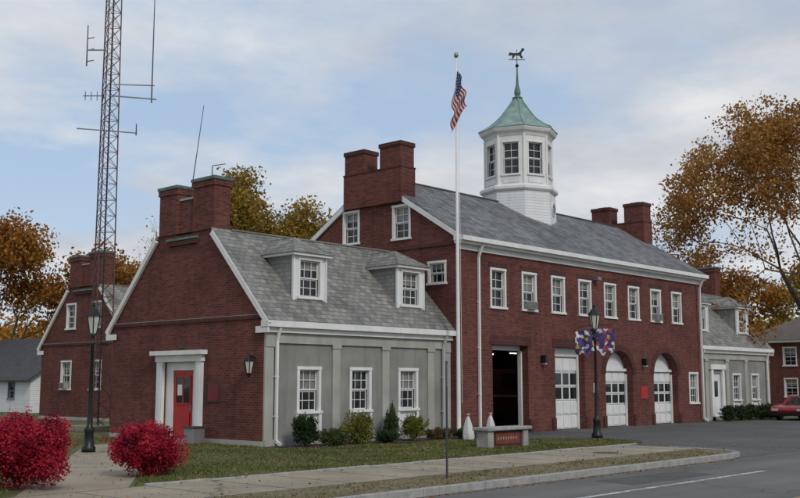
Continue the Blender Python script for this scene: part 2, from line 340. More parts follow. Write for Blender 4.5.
for a,b,k in bays[1:]:
    zt=3.35 if k=='sq' else 3.32
    D=.42
    if k=='sq': FS.fbox('overhead_door',white2,F,a,b,0.02,zt,D,D+.05)
    else:
        FS.wall('overhead_door',white2,lambda u,z,w:F(u,z,D+w),[(a,.02)]+[((a+b)/2-(b-a)/2*math.cos(math.pi*i/16),2.3+1.02*math.sin(math.pi*i/16)) for i in range(17)]+[(b,.02)])
    nrow=5; ph=(2.95 if k=='sq' else 2.4)/nrow
    for r_ in range(1,nrow+1): FS.fbox('door_panel_joint',granite,F,a,b,r_*ph-.012,r_*ph+.012,D-.006,D)
    for r_ in range(nrow):
        for c_ in range(4):
            ww=(b-a)/4; u0=a+c_*ww+.06;u1=a+(c_+1)*ww-.06; z0=r_*ph+.07;z1=(r_+1)*ph-.05
            if r_ in ((2,3)): FS.fbox('door_glass',glass,F,u0,u1,z0,z1,D-.008,D)
            else:
                FS.fbox('door_panel',white,F,u0,u1,z0,z1,D-.03,D)
    FS.fbox('door_jamb',white,F,a,a+.09,0,2.3 if k=='ar' else 3.35,D-.12,D-.035); FS.fbox('door_jamb',white,F,b-.09,b,0,2.3 if k=='ar' else 3.35,D-.12,D-.035)
    if k=='ar': FS.fbox('door_transom_bar',white,F,a,b,2.42,2.54,D-.12,D-.035)
    else: FS.fbox('door_transom_bar',white,F,a,b,3.0,3.35,D-.1,D-.035)
a,b,_=bays[0]
def quad(key,mat,*v): FS.add(key,mat,list(v),[(0,1,2,3)])
y_=Y0+.56; yb=7.6; xr=22
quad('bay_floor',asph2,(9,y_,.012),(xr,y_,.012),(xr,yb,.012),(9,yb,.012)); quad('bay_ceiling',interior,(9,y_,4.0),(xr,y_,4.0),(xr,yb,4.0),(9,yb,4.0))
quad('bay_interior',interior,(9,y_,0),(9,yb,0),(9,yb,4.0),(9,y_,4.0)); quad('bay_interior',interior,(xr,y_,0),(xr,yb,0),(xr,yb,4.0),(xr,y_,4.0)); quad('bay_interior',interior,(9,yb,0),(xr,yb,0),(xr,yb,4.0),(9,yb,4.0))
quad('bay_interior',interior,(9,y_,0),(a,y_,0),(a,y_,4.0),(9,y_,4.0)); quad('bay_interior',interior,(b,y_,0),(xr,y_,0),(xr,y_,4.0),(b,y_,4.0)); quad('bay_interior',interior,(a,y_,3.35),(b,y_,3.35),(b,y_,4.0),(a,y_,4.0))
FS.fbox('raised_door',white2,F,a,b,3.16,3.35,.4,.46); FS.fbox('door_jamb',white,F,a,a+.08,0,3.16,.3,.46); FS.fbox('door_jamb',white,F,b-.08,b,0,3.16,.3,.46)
eng=M('engine_dark_red',(.045,.008,.008),rough=.35,spec=.5)
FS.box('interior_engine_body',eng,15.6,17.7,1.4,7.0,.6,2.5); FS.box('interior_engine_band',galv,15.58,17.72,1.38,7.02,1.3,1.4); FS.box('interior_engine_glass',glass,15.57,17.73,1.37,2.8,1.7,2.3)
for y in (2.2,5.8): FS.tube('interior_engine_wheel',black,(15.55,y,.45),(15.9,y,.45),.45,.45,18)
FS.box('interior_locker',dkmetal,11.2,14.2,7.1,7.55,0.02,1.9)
em,n_,l_,b_=nt('fluorescent_tube'); b_.inputs['Emission Color'].default_value=(1,.9,.72,1); b_.inputs['Emission Strength'].default_value=4
for y in (3.3,5.0,6.6):
    for x in (11.9,14.4,17): FS.box('fluorescent_tube',em,x,x+.9,y,y+.1,3.2,3.24); FS.box('fluorescent_housing',white,x-.03,x+.93,y-.06,y+.16,3.241,3.32)
for i,x in enumerate(wins): FS.window(F,x,4.78,6.2,.84,2,2,[0,.45,.5,.2,.5,.4,0.3,.5][i],ac=i in(1,6))
FS.window(F,26.9,.95,2.35,.8,3,2,.5)
for x in wins: FS.fbox('window_head',brick_dk,F,x-.6,x+.6,6.292,6.5,-.012,0)
gh=[R(4.75,5.55,7.5,8.75),R(1.98,2.78,7.45,8.7),R(.2,.95,5.6,6.35)]
gprof=[(Y0,0),(Y1,0),(Y1,7.2),(yc,10.05),(Y0,7.2)]
FS.wall('main_gable_wall',brick,G,gprof,gh,.2); FS.wall('main_gable_wall_far',brick,H,gprof,[],.2)
FS.window(G,5.15,7.5,8.75,.8,2,2,.3);FS.window(G,2.38,7.45,8.7,.8,2,2,.5);FS.window(G,.575,5.6,6.35,.75,3,1,.3)
FS.fbox('main_belt',brick_dk,G,Y0-.02,Y1,6.98,7.1,-.05,0)
FS.wall('main_back_wall',brick,lambda u,z,w:(u,Y1,z),R(X0,X1,0,7))
FS.fbox('main_frieze',white,F,X0-.003,X1+.003,6.8,7.0,-.07,.05); FS.fbox('main_soffit',white,F,X0-.1,X1+.1,7.0,7.1,-.27,.05); FS.fbox('main_gutter',white,F,X0-.14,X1+.14,7.1,7.27,-.42,.05)
FS.fbox('frieze_base',brick,F,X0,X1,6.75,6.8,-.02,.0)
for s_ in (0,1):
    Y=(lambda y:y) if s_==0 else (lambda y:2*yc-y)
    vs=[(X0-.1,Y(Y0-.38),7.27),(X1+.1,Y(Y0-.38),7.27),(X1+.1,yc,10.14),(X0-.1,yc,10.14)]
    vs+=[(x,y,z-.1) for x,y,z in vs]
    FS.add('main_slate_roof',slate2,vs,[(0,1,2,3),(4,7,6,5),(0,4,5,1),(0,3,7,4),(1,5,6,2)])
    for x in (X0-.07,X1+.07): FS.beam('main_rake_board',white,(x,Y(Y0-.36),7.13),(x,yc,9.98),.08,.19)
FS.beam('main_ridge_cap',slate_y,(X0+.8,yc,10.14),(X1-.8,yc,10.14),.2,.05)
for xa,xb in ((X0-.16,X0+.66),(X1-.72,X1+.12)):
    FS.box('main_chimney_base',brick,xa,xb,2.25,5.45,8.88 if xa<20 else 8.6,10.25)
    FS.box('main_chimney_base_cap',brick_dk,xa-.02,xb+.02,2.23,5.47,10.25,10.31)
    for a,b,zt in ((2.3,3.42,11.3),(4.3,5.4,11.25)):
        FS.box('main_chimney',brick,xa+.02,xb-.02,a,b,10.31,zt-.17); FS.box('main_chimney_corbel',brick_dk,xa-.02,xb+.02,a-.04,b+.04,zt-.17,zt)
        FS.box('main_chimney_flue',brick_dk,xa+.2,xb-.2,a+.3,b-.3,zt,zt+.06)
for x in (9.92,27.75):
    FS.beam('downspout',white,(x,Y0-.08,.15),(x,Y0-.08,6.6),.085); FS.beam('downspout',white,(x,Y0-.08,6.6),(x,Y0-.3,7.1),.085); FS.beam('downspout',white,(x,Y0-.08,.15),(x,Y0-.3,.05),.085)
    for z in (1.5,3.2,4.9): FS.beam('downspout_strap',white,(x-.07,Y0-.06,z),(x+.07,Y0-.06,z),.1,.03)
for x in (14.0,22.0):
    FS.fbox('wall_light',black,F,x-.08,x+.08,2.7,3.0,-.25,0); FS.fbox('wall_light_lens',lampglass,F,x-.06,x+.06,2.64,2.7,-.23,-.03)
FS.fbox('bay_sign',redpaint,F,21.75,22.35,1.2,1.75,-.03,0); FS.fbox('bay_notice',white,F,17.8,18.1,1.5,1.9,-.03,0)
FS.fbox('floodlight',galv,F,17.9,18.2,6.3,6.45,-.3,0)
for a,b in ((X0,X0+.5),(X1-.5,X1)): FS.fbox('corner_pier',brick,F,a,b,0,6.74,-.035,0)
FS.fbox('main_plinth',stone,F,X0+.502,10.53,0,.2,-.03,0.)
# ---- cupola
cx,cy=18.55,yc
FS.lathe('cupola_drum',siding,cx,cy,[(1.78,8.5),(1.72,10.62)],8); FS.lathe('cupola_band',white,cx,cy,[(1.78,10.62),(1.86,10.7),(1.86,10.82),(1.74,10.9)],8)
FS.lathe('cupola_skirt',galv,cx,cy,[(1.95,8.4),(1.83,9.0)],8)
ang=[math.radians(45*i) for i in range(8)]; RR=1.6; ap=RR*math.cos(math.pi/8); hw=RR*math.sin(math.pi/8)
for i in range(8):
    na=math.radians(22.5+45*i); nx,ny=math.cos(na),math.sin(na); tx,ty=-ny,nx
    f=lambda u,z,w,nx=nx,ny=ny,tx=tx,ty=ty:(cx+nx*(ap-w)+tx*u,cy+ny*(ap-w)+ty*u,z)
    FS.wall('cupola_lantern',white,f,R(-hw,hw,10.9,13.3),[R(-.38,.38,11.4,12.9)],.1)
    FS.window(f,0,11.4,12.9,.76,2,2,0,case=.04)
    FS.fbox('cupola_panel',white2,f,-.4,.4,11.0,11.26,-.025,0)
    FS.tube('cupola_corner_post',white,f(hw,10.9,0.02),f(hw,13.3,.02),.07,.07,6)
    if i in (6,2):
        ap2=1.745*math.cos(math.pi/8)
        c0=Vector((cx+nx*ap2,cy+ny*ap2,9.9)); nn=Vector((nx,ny,0))
        FS.tube('cupola_oculus_frame',white,c0-nn*.05,c0+nn*.05,.36,.36,20); FS.tube('cupola_oculus',dkmetal,c0,c0+nn*.055,.27,.27,20)
        for k in range(-2,3):
            c=c0+Vector((0,0,k*.1)); L=math.sqrt(max(.27**2-(k*.1)**2,0)); FS.beam('cupola_louver',white2,c+nn*.06-Vector((tx,ty,0))*L,c+nn*.06+Vector((tx,ty,0))*L,.03,.03)
FS.lathe('cupola_cornice',white,cx,cy,[(1.62,13.2),(1.68,13.32),(1.80,13.42),(1.86,13.54),(1.86,13.6)],8)
FS.lathe('cupola_copper_roof',copper,cx,cy,[(1.9,13.6),(1.88,13.64),(1.5,13.84),(1.12,14.12),(.8,14.45),(.5,14.85),(.3,15.15),(.2,15.3)],8)
for i in range(8):
    pr=[(1.89,13.65),(1.5,13.85),(1.12,14.13),(.8,14.46),(.5,14.86),(.2,15.3)]
    for (r1,z1),(r2,z2) in zip(pr,pr[1:]): FS.beam('cupola_roof_seam',copper,(cx+r1*math.cos(ang[i]),cy+r1*math.sin(ang[i]),z1),(cx+r2*math.cos(ang[i]),cy+r2*math.sin(ang[i]),z2),.05)
FS.lathe('cupola_finial',copper_dk,cx,cy,[(.22,15.28),(.26,15.36),(.12,15.45),(.16,15.6),(.14,15.75),(.07,16.0),(.03,16.9)],10)
FS.tube('weathervane_rod',black,(cx,cy,16.8),(cx,cy,17.75),.025,.015); FS.lathe('weathervane_ball',black,cx,cy,[(.02,16.85),(.09,16.92),(.09,16.98),(.02,17.05)],8)
va=Vector((.68,-.73,0))
def vp(a,z): return Vector((cx,cy,0))+va*a+Vector((0,0,z))
FS.beam('weathervane_arrow',black,vp(-.4,17.25),vp(.4,17.25),.03,.03)
horse=[(-.42,17.45),(-.35,17.62),(-.2,17.58),(.05,17.58),(.16,17.66),(.26,17.84),(.38,17.78),(.33,17.68),(.24,17.62),(.22,17.48),(.3,17.36),(.2,17.3),(.12,17.44),(-.08,17.46),(-.16,17.32),(-.24,17.28),(-.22,17.46)]
vs=[vp(a,z) for a,z in horse]; tr=tessellate_polygon([[Vector((a,z,0)) for a,z in horse]])
FS.add('weathervane_horse',black,vs,[tuple(t) for t in tr])
FS.done()
# ------------------------------------------------------------------ ground
def sheet(name,mat,poly,z,zl=None):
    me=bpy.data.meshes.new(name)
    if zl is None: vs=[(x,y,z) for x,y in poly]; fs=[tuple(range(len(poly)))]
    else:
        n=len(poly); vs=[(x,y,z) for x,y in poly]+[(x,y,zl) for x,y in poly]
        fs=[tuple(range(n))]+[(i,(i+1)%n,n+(i+1)%n,n+i) for i in range(n)]
    me.from_pydata(vs,[],fs); me.materials.append(mat); o=bpy.data.objects.new(name,me); sc.collection.objects.link(o); return o
sheet('ground',grassm,[(-900,-900),(1500,-900),(1500,1500),(-900,1500)],-.16)
sheet('road',asph,[(-400,-24.6),(800,-24.6),(800,-11.72),(-400,-11.72)],-.13)
sheet('near_sidewalk',conc,[(-400,-27),(800,-27),(800,-24.6),(-400,-24.6)],-.0,-.15)
y=-14.0; w=.13
sheet('road_edge_line',linew,[(-300,y),(3.6,y),(3.6,y+w),(-300,y+w)],-.126); sheet('road_edge_line',linew,[(34,y),(400,y),(400,y+w),(34,y+w)],-.126)
sheet('road_center_line',liney,[(-300,-17.1),(500,-17.1),(500,-16.98),(-300,-16.98)],-.126); sheet('road_center_line',liney,[(-300,-16.82),(500,-16.82),(500,-16.7),(-300,-16.7)],-.126)
patch=M('asphalt_patch',(.085,.084,.08),(.062,.061,.058),1.5,.93,bmp=.3,c3=(.10,.10,.095),scale3=40)
sheet('asphalt_patch',patch,[(-1.5,-13.4),(1.9,-13.5),(2.1,-12.5),(-1.3,-12.35)],-.1265); sheet('asphalt_patch',patch,[(10,-15.9),(16,-15.8),(16,-15.2),(10,-15.3)],-.1265)
MH=Obj('manhole_cover',(4.8,-8.9,0)); MH.lathe('cover',dkmetal,4.8,-8.9,[(.36,-.003),(.36,.004)],24); MH.lathe('rim',galv,4.8,-8.9,[(.40,-.0035),(.40,.001)],24); MH.done()
E=2.4  # driveway mouth corner
yard=[(-200,-11.6),(4.2+E,-11.6),(5.0+E,-11.4),(5.6+E,-10.8),(5.8+E,-10.0),(6.0+E,-8.6),(32,-8.6),(32.2,-10.6),(33.0,-11.6),(300,-11.6),(300,200),(-200,200)]
sheet('yard_terrain',grassm,yard,-.012,-.155)
K=Obj('granite_kerb',(0,-11.66,0))
x=-60.
while x<4.1+E:
    x2=min(x+1.8,4.2+E); K.beam('kerb_stone',granite,(x+.006,-11.66,-.06+random.uniform(-.004,.004)),(x2-.006,-11.66,-.06+random.uniform(-.004,.004)),.15,.15); x=x2
K.beam('kerb_stone',granite,(-200,-11.66,-.06),(-60,-11.66,-.06),.15,.15)
kp=[(4.2+E,-11.66),(5.05+E,-11.47),(5.66+E,-10.85),(5.88+E,-10.0),(6.02+E,-8.9)]
for p,q in zip(kp,kp[1:]): K.beam('kerb_stone',granite,(p[0],p[1],-.06),(q[0],q[1],-.063),.15,.15)
K.beam('kerb_stone',granite,(33,-11.66,-.06),(300,-11.66,-.06),.15,.16)
K.done({'kerb_stone':.012})
sheet('sidewalk',conc,[(-200,-9.9),(5.75+E,-9.9),(5.95+E,-8.6),(6.0+E,-7.5),(-200,-7.5)],-.004)
sheet('verge',verge,[(-200,-11.58),(4.2+E,-11.58),(5.0+E,-11.38),(5.58+E,-10.8),(5.74+E,-9.9),(-200,-9.9)],-.008)
sheet('sidewalk',conc,[(33,-10.2),(300,-10.2),(300,-8.2),(33,-8.2)],-.004)
sheet('driveway',asph2,[(6.0+E,-8.6),(32,-8.6),(33,-3.9),(40,-3.9),(40,-1.7),(28.6,-1.7),(28.6,-.0),(8.0,-.0),(8.0,-3.4),(10.0,-3.4),(10.8,-4.2),(11,-5.4),(10.7,-6.6),(9.6,-7.35),(6.0+E,-7.45)],-.002)
me=bpy.data.meshes.new('driveway_ramp'); me.from_pydata([(4.6+E,-11.74,-.126),(32.9,-11.74,-.126),(32,-8.59,-.001),(5.9+E,-8.59,-.001)],[],[(0,1,2,3)]); me.materials.append(asph2); o=bpy.data.objects.new('driveway_ramp',me); sc.collection.objects.link(o)
sheet('entry_path',conc,[(-11.6,-7.5),(-9.4,-7.5),(-3.6,.3),(-1.6,2.7),(-.9,3.0),(-.9,5.2),(-3.2,4.6)],.0)
sheet('shrub_bed',mulch,[(.2,-.1),(8.6,-.1),(8.2,-1.5),(6.5,-1.9),(3.0,-1.6),(.3,-1.3)],.006)
LE=Obj('lawn_edging',(0,-7.42,0))
for i in range(12):
    x=-9.0+i*1.5; LE.box('edging_stone',granite,x,x+1.48,-7.5,-7.38,-.05,.03+random.uniform(-.01,.01))
LE.done({'edging_stone':.015})
J=Obj('sidewalk_joints',(0,-8.7,0))
jm=M('joint_dark',(.1,.09,.075))
for i in range(-14,6): J.box('joint',jm,i*1.5,i*1.5+.025,-9.9,-7.5,-.004,-.001)
J.done()
def leafmesh(name,mat,P,size,parent=None,up=0.,asp=.7):
    n=len(P); s=size*(.6+.8*RNG.random((n,1)))
    a=RNG.normal(size=(n,3)); a/=np.linalg.norm(a,axis=1,keepdims=True)
    b=RNG.normal(size=(n,3))
    if up: a[:,2]*=(1-up); b[:,2]*=(1-up); a/=np.linalg.norm(a,axis=1,keepdims=True)
    b-=a*(a*b).sum(1,keepdims=True); b/=np.linalg.norm(b,axis=1,keepdims=True)
    V=np.stack([P-a*s*.5,P+b*s*.5*asp,P+a*s*.5,P-b*s*.5*asp],1).reshape(-1,3)
    me=bpy.data.meshes.new(name); me.vertices.add(4*n); me.vertices.foreach_set('co',V.ravel())
    me.loops.add(4*n); me.loops.foreach_set('vertex_index',np.arange(4*n)); me.polygons.add(n)
    me.polygons.foreach_set('loop_start',np.arange(n)*4); me.polygons.foreach_set('loop_total',np.full(n,4))
    me.update(calc_edges=True); me.materials.append(mat); o=bpy.data.objects.new(name,me); sc.collection.objects.link(o)
    if parent: o.parent=parent
    return o
def inside(P,poly):
    x,y=P[:,0],P[:,1]; c=np.zeros(len(P),bool); n=len(poly)
    for i in range(n):
        x1,y1=poly[i];x2,y2=poly[(i+1)%n]
        k=((y1>y)!=(y2>y)); c^=k&(x<(x2-x1)*(y-y1)/(y2-y1+1e-12)+x1)
    return c
lawn=[(-9.2,-7.35),(9.5,-7.35),(10.9,-5.6),(10,-3.5),(8,-3.4),(8,-2),(3,-1.7),(0,-1.3),(-.1,2.6),(-1.4,2.6),(-3.4,.2)]
left=[(-30,-7.4),(-11.8,-7.4),(-3.3,4.8),(0,5.3),(0,18),(-30,18)]
def blades(name,poly,n,h,mat):
    xs=[p[0] for p in poly]; ys=[p[1] for p in poly]
    P=np.c_[RNG.uniform(min(xs),max(xs),n),RNG.uniform(min(ys),max(ys),n),np.zeros(n)]; P=P[inside(P,poly)]
    den=.55+.45*np.sin(P[:,0]*.9+2*np.sin(P[:,1]*.8))*np.cos(P[:,1]*1.1+P[:,0]*.3); P=P[RNG.random(len(P))<den+.25]; n=len(P)
    d=RNG.uniform(0,6.28,n); w=.018; cl=.75+.5*np.sin(P[:,0]*1.7+np.sin(P[:,1]*2.1))*np.cos(P[:,1]*1.3); hh=h*(.4+RNG.random(n))*np.clip(cl,.4,1.3); ln=RNG.normal(0,.03,(n,2))
    dx=np.c_[np.cos(d)*w,np.sin(d)*w,np.zeros(n)]; top=P+np.c_[ln,hh]
    V=np.stack([P-dx,P+dx,top],1).reshape(-1,3); V[:,2]-=.012
    me=bpy.data.meshes.new(name); me.vertices.add(3*n); me.vertices.foreach_set('co',V.ravel()); me.loops.add(3*n); me.loops.foreach_set('vertex_index',np.arange(3*n)); me.polygons.add(n)
    me.polygons.foreach_set('loop_start',np.arange(n)*3); me.polygons.foreach_set('loop_total',np.full(n,3)); me.update(calc_edges=True); me.materials.append(mat)
    o=bpy.data.objects.new(name,me); sc.collection.objects.link(o)
gl=LEAF('grass_blades',[(.065,.08,.022),(.10,.125,.032),(.15,.155,.05),(.24,.19,.09)],.2,.7)
blades('lawn_grass',lawn,130000,.06,gl); blades('lawn_grass',left,90000,.07,gl)
blades('verge_grass',[(-30,-11.55),(4+E,-11.55),(5.6+E,-10),(-30,-10)],13000,.04,LEAF('dry_grass',[(.12,.10,.04),(.2,.16,.08),(.09,.1,.03)],.2,.8))
n=3600; P=np.c_[RNG.uniform(-18,11,n),RNG.uniform(-11.6,3,n),np.full(n,.035)]
ff=LEAF('fallen_leaf_color',[(.20,.08,.03),(.32,.19,.06),(.14,.08,.04)],.1,3); leafmesh('fallen_leaves',ff,P,.055,up=.85)
n=900; P=np.c_[RNG.uniform(-20,6.5,n),-11.8-np.abs(RNG.normal(0,.13,n)),np.full(n,-.115)]; leafmesh('gutter_leaves',ff,P,.06,up=.85)
# ------------------------------------------------------------------ vegetation
def bush(name,c,rx,ry,h,cols,n,ls,trans=.25,seed=0,shape='round'):
    e=bpy.data.objects.new(name,None); e.location=c; sc.collection.objects.link(e)
    r=np.random.default_rng(seed); mat=LEAF(name+'_leaf_color',cols,trans,2.6)
    lob=[]
    for _ in range(26):
        t=r.uniform(0,6.28); q=r.uniform(.1,.72); z=r.uniform(.22,.80); q*=math.sqrt(max(.15,1-(z-.4)**2*2.6)); lob.append((math.cos(t)*q,math.sin(t)*q,z,r.uniform(.17,.36)))
    lob+=[(0,0,.42,.55)]*3
    pts=[]
    for (lx,ly,lz,lr) in lob:
        m=n//len(lob); d=r.normal(size=(m,3)); d/=np.linalg.norm(d,axis=1,keepdims=True)
        q=np.array([lx,ly,lz])+d*lr*(r.uniform(.45,1.12,(m,1)))*np.array([1,1,.85])
        pts.append(q)
    for _ in range(26):
        t=r.uniform(0,6.28); el=r.uniform(.1,1.5); d=np.array([math.cos(t)*math.cos(el),math.sin(t)*math.cos(el),math.sin(el)*.62]); m=40
        s=r.uniform(.5,r.uniform(1.0,1.18),(m,1)); pts.append(np.array([0,0,.38])+d*s+r.normal(0,.03,(m,3)))
    q=np.concatenate(pts)
    if shape=='cone': q[:,:2]*=(1.15-q[:,2:3]*.8)
    q=q[q[:,2]>.02]
    q=q*np.array([rx,ry,h])
    leafmesh('foliage',mat,q,ls,parent=e)
    V=[];Fc=[]
    for i in range(26):
        a=r.uniform(0,6.28); t=np.array([math.cos(a)*rx*.75*r.random(),math.sin(a)*ry*.75*r.random(),h*r.uniform(.5,.95)]); o=len(V); w=.012
        V+=[(-w,0,0),(w,0,0),tuple(t),(0,w,0)]; Fc+=[(o,o+1,o+2),(o+1,o+3,o+2),(o+3,o,o+2)]
    me=bpy.data.meshes.new('twigs'); me.from_pydata([(v[0],v[1],v[2]) for v in V],[],Fc); me.materials.append(bark); t=bpy.data.objects.new('twigs',me); sc.collection.objects.link(t); t.parent=e
RED=[(.09,.006,.014),(.27,.010,.030),(.48,.018,.055),(.58,.06,.07)]
bush('burning_bush',(-10.9,-6.25,0),1.2,1.05,1.38,RED,38000,.05,.35,1)
bush('burning_bush',(-7.85,-5.7,0),.95,.85,1.08,RED,26000,.045,.35,2)
bush('burning_bush',(-12.5,-6.0,0),1.0,.9,1.25,RED,18000,.05,.35,3)
DG=[(.012,.022,.008),(.025,.045,.012),(.045,.07,.02)]; YG=[(.05,.06,.01),(.14,.15,.02),(.26,.24,.03)]; MG=[(.02,.04,.01),(.05,.08,.02),(.1,.12,.03)]
bush('dark_shrub',(.95,-.85,0),.6,.45,.95,DG,7000,.05,.2,4)
bush('dark_shrub',(1.9,-1.1,0),.55,.4,.5,MG,5000,.045,.2,5)
bush('yellow_green_shrub',(3.0,-1.0,0),.72,.55,1.0,YG,9000,.045,.25,6)
bush('upright_shrub',(4.9,-.7,0),.45,.4,1.2,MG,6000,.045,.2,7,'cone')
bush('yellow_green_shrub',(5.6,-1.1,0),.6,.5,.85,YG,8000,.045,.25,8)
bush('low_shrub',(4.1,-1.25,0),.55,.4,.4,DG,4000,.045,.2,9)
bush('low_shrub',(6.9,-1.1,0),.8,.4,.38,[(.06,.04,.015),(.1,.09,.02),(.13,.06,.03)],4500,.045,.2,10)
bush('low_shrub',(8.0,-1.3,0),.65,.4,.35,MG,3500,.045,.2,12)
for i in range(5): bush('clipped_hedge',(29.6+i*1.25,-.95,0),.85,.5,.75,DG,3500,.07,.2,20+i)
def tree(name,loc,h,cr,cols,nl,ls,seed,spread=.55,tr=.02,sig=.05,trans=.3,lvls=5,base=.25,keepf=.18,droop=0.):
    r=random.Random(seed); segs=[]; tips=[]
    def br(p,d,L,rad,lv):
        n=3 if lv<3 else 2
        for i in range(n):
            d2=(d+Vector((r.gauss(0,.13),r.gauss(0,.13),r.gauss(0,.06)+.05-droop*lv))).normalized()
            q=p+d2*(L/n); r2=rad*(.86 if lv else .9); segs.append((p,q,rad,r2)); p,d,rad=q,d2,r2
            if lv>=2: tips.append(p)
        if lv>=lvls: tips.append(p); tips.append(p); return
        k=3 if lv<2 else r.choice((2,3))
        if lv==0: k=4
        a0=r.uniform(0,6.28)
        for i in range(k):
            a=a0+6.28*i/k+r.uniform(-.4,.4); t=r.uniform(spread*.6,spread*1.25) if not(lv==0 and i==0) else .12
            o=d.orthogonal().normalized(); o2=d.cross(o); v=(d*math.cos(t)+(o*math.cos(a)+o2*math.sin(a))*math.sin(t)).normalized()
            br(p,v,L*r.uniform(.62,.85) if lv else L*r.uniform(.75,1.1),rad*.66,lv+1)
    br(Vector((0,0,0)),Vector((0,0,1)),base,tr,0)
    mz=max(t.z for t in tips); mr=sorted(math.hypot(t.x,t.y) for t in tips)[int(len(tips)*.95)]
    S=Vector((cr/mr,cr/mr,h/mz)); sc_=lambda v:Vector((v.x*S.x,v.y*S.y,v.z*S.z))
    O=Obj(name,loc); L=Vector(loc)
    for p,q,a,b in segs: O.tube('trunk_and_limbs',bark,sc_(p)+L,sc_(q)+L,max(a*h,.012),max(b*h,.01),6 if a>.005 else 3)
    e=O.done()
    if nl:
        T=np.array([tuple(sc_(t)) for t in tips]); keep=np.random.default_rng(seed).random(len(T))>keepf; T=T[keep]
        idx=RNG.integers(0,len(T),nl); P=T[idx]+np.clip(RNG.normal(size=(nl,3)),-1.7,1.7)*h*sig*np.array([1,1,.7])
        leafmesh('foliage',LEAF(name+'_leaf_color',cols,trans,.35),P,ls,parent=e)
OR=[(.09,.035,.010),(.26,.10,.018),(.40,.18,.025),(.36,.20,.04)]
YE=[(.08,.06,.012),(.22,.14,.02),(.38,.23,.035),(.28,.22,.05)]
BRN=[(.11,.045,.015),(.26,.115,.025),(.42,.20,.04),(.30,.19,.05)]
tree('autumn_oak_tree',(46.9,1.2,0),21.0,12.8,BRN,42000,.2,5,.72,.02,.020,.35,6,.16,.15,.02)
tree('autumn_maple_tree',(70,17,0),14,8,OR,17000,.3,8,.6,sig=.045,trans=.4)
tree('autumn_maple_tree',(78,10,0),13.5,8,YE,17000,.3,9,.6,sig=.045,trans=.4)
tree('yellow_maple_tree',(23.5,29.5,0),16.4,5.0,YE,20000,.22,13,.5,sig=.030,trans=.4)
tree('yellow_maple_tree',(27,27.5,0),14.0,4.0,YE,12000,.22,14,.5,sig=.033,trans=.4)
tree('orange_maple_tree',(18,54,0),14.5,6.3,OR,18000,.28,15,.6,sig=.042,trans=.4)
tree('orange_maple_tree',(12,58,0),13,6.3,OR,18000,.28,16,.6,sig=.042,trans=.4)
tree('orange_maple_tree',(24,47,0),12.3,4.8,BRN,12000,.26,17,.6,sig=.038,trans=.4)
tree('bare_tree',(26,40,0),15,5,BRN,500,.2,18,.6,sig=.02)
tree('bare_tree',(31,45,0),15,5,BRN,600,.2,19,.6,sig=.02)
def mass(name,pts,cols,ls=.7,n=30000):
    A=[]
    for (x,y,r,h) in pts:
        m=int(n/len(pts)); d=RNG.normal(size=(m,3)); d/=np.linalg.norm(d,axis=1,keepdims=True); d*=RNG.uniform(.5,1.,(m,1))**.5
        k=1+.18*np.sin(d[:,:1]*7+x)+.15*np.cos(d[:,1:2]*9+y)
        q=d*k*np.array([r,r,h*.55])+np.array([x,y,h*.48]); A.append(q[q[:,2]>0])
    leafmesh(name,LEAF(name+'_color',cols,.3,.08),np.concatenate(A),ls)
rr=random.Random(3)
mass('distant_trees',[(rr.uniform(-20,120),rr.uniform(130,170),rr.uniform(6,11),rr.uniform(9,14)) for i in range(34)]+[(-30+i*9,95+rr.uniform(-6,6),6,rr.uniform(6,9)) for i in range(10)],OR+[(.04,.06,.02)],.8,52000)
mass('distant_trees',[(rr.uniform(130,260),rr.uniform(-40,60),rr.uniform(7,12),rr.uniform(9,14)) for i in range(30)]+[(85+i*6,22+rr.uniform(-3,3),5,rr.uniform(7,10)) for i in range(6)],YE+[(.05,.06,.02)],.8,50000)
# ------------------------------------------------------------------ neighbours
W=Obj('white_house',(16,44,0))
W.wall('side_wall',siding,lambda u,z,w:(12.4+w,u,z),R(38,50,0,2.3),[R(40.1,40.9,.9,1.9),R(43.6,44.4,.9,1.9),R(47.1,47.9,.9,1.9)])
for y in (40.5,44,47.5): W.window(lambda u,z,w:(12.4+w,u,z),y,.9,1.9,.8,2,2,.2,wm=M('trim',(.2,.22,.25)))
W.wall('gable_wall',siding,lambda u,z,w:(u,38+w,z),[(12.4,0),(20.4,0),(20.4,2.3),(16.4,5.0),(12.4,2.3)],[R(15.2,16.1,.9,1.9)]); W.window(lambda u,z,w:(u,38+w,z),15.65,.9,1.9,.9,2,2)
W.wall('back',siding,lambda u,z,w:(u,50,z),[(12.4,0),(20.4,0),(20.4,2.3),(16.4,5.0),(12.4,2.3)]); W.wall('side',siding,lambda u,z,w:(20.4,u,z),R(38,50,0,2.3))
dkroof=M('dark_shingle',(.07,.072,.078),(.05,.05,.055),3,.9,bmp=.4)
for s_ in(-1,1): W.add('roof',dkroof,[(16.4+s_*4.4,37.6,2.1),(16.4+s_*4.4,50.4,2.1),(16.4,50.4,5.1),(16.4,37.6,5.1)]+[(16.4+s_*4.4,37.6,2.0),(16.4+s_*4.4,50.4,2.0),(16.4,50.4,5.0),(16.4,37.6,5.0)],[(0,1,2,3),(4,7,6,5),(0,3,7,4),(0,4,5,1)])
W.done()
N=Obj('brick_house',(62,6,0))
f=lambda u,z,w:(56+w,u,z)
N.wall('side_wall',brick,f,R(0,10,0,4.9),[R(a-.45,a+.45,z,z+1.3) for a in (1.5,4,6.5,8.8) for z in (.9,3.2)])
for a in (1.5,4,6.5,8.8):
    for z in (.9,3.2): N.window(f,a,z,z+1.3,.9,2,2,.4)
g=lambda u,z,w:(u,0+w,z)
N.wall('front_wall',brick,g,R(56,69,0,4.9),[R(a-.45,a+.45,z,z+1.3) for a in (58,61,64,67) for z in (.9,3.2)])
for a in (58,61,64,67):
    for z in (.9,3.2): N.window(g,a,z,z+1.3,.9,2,2,.4)
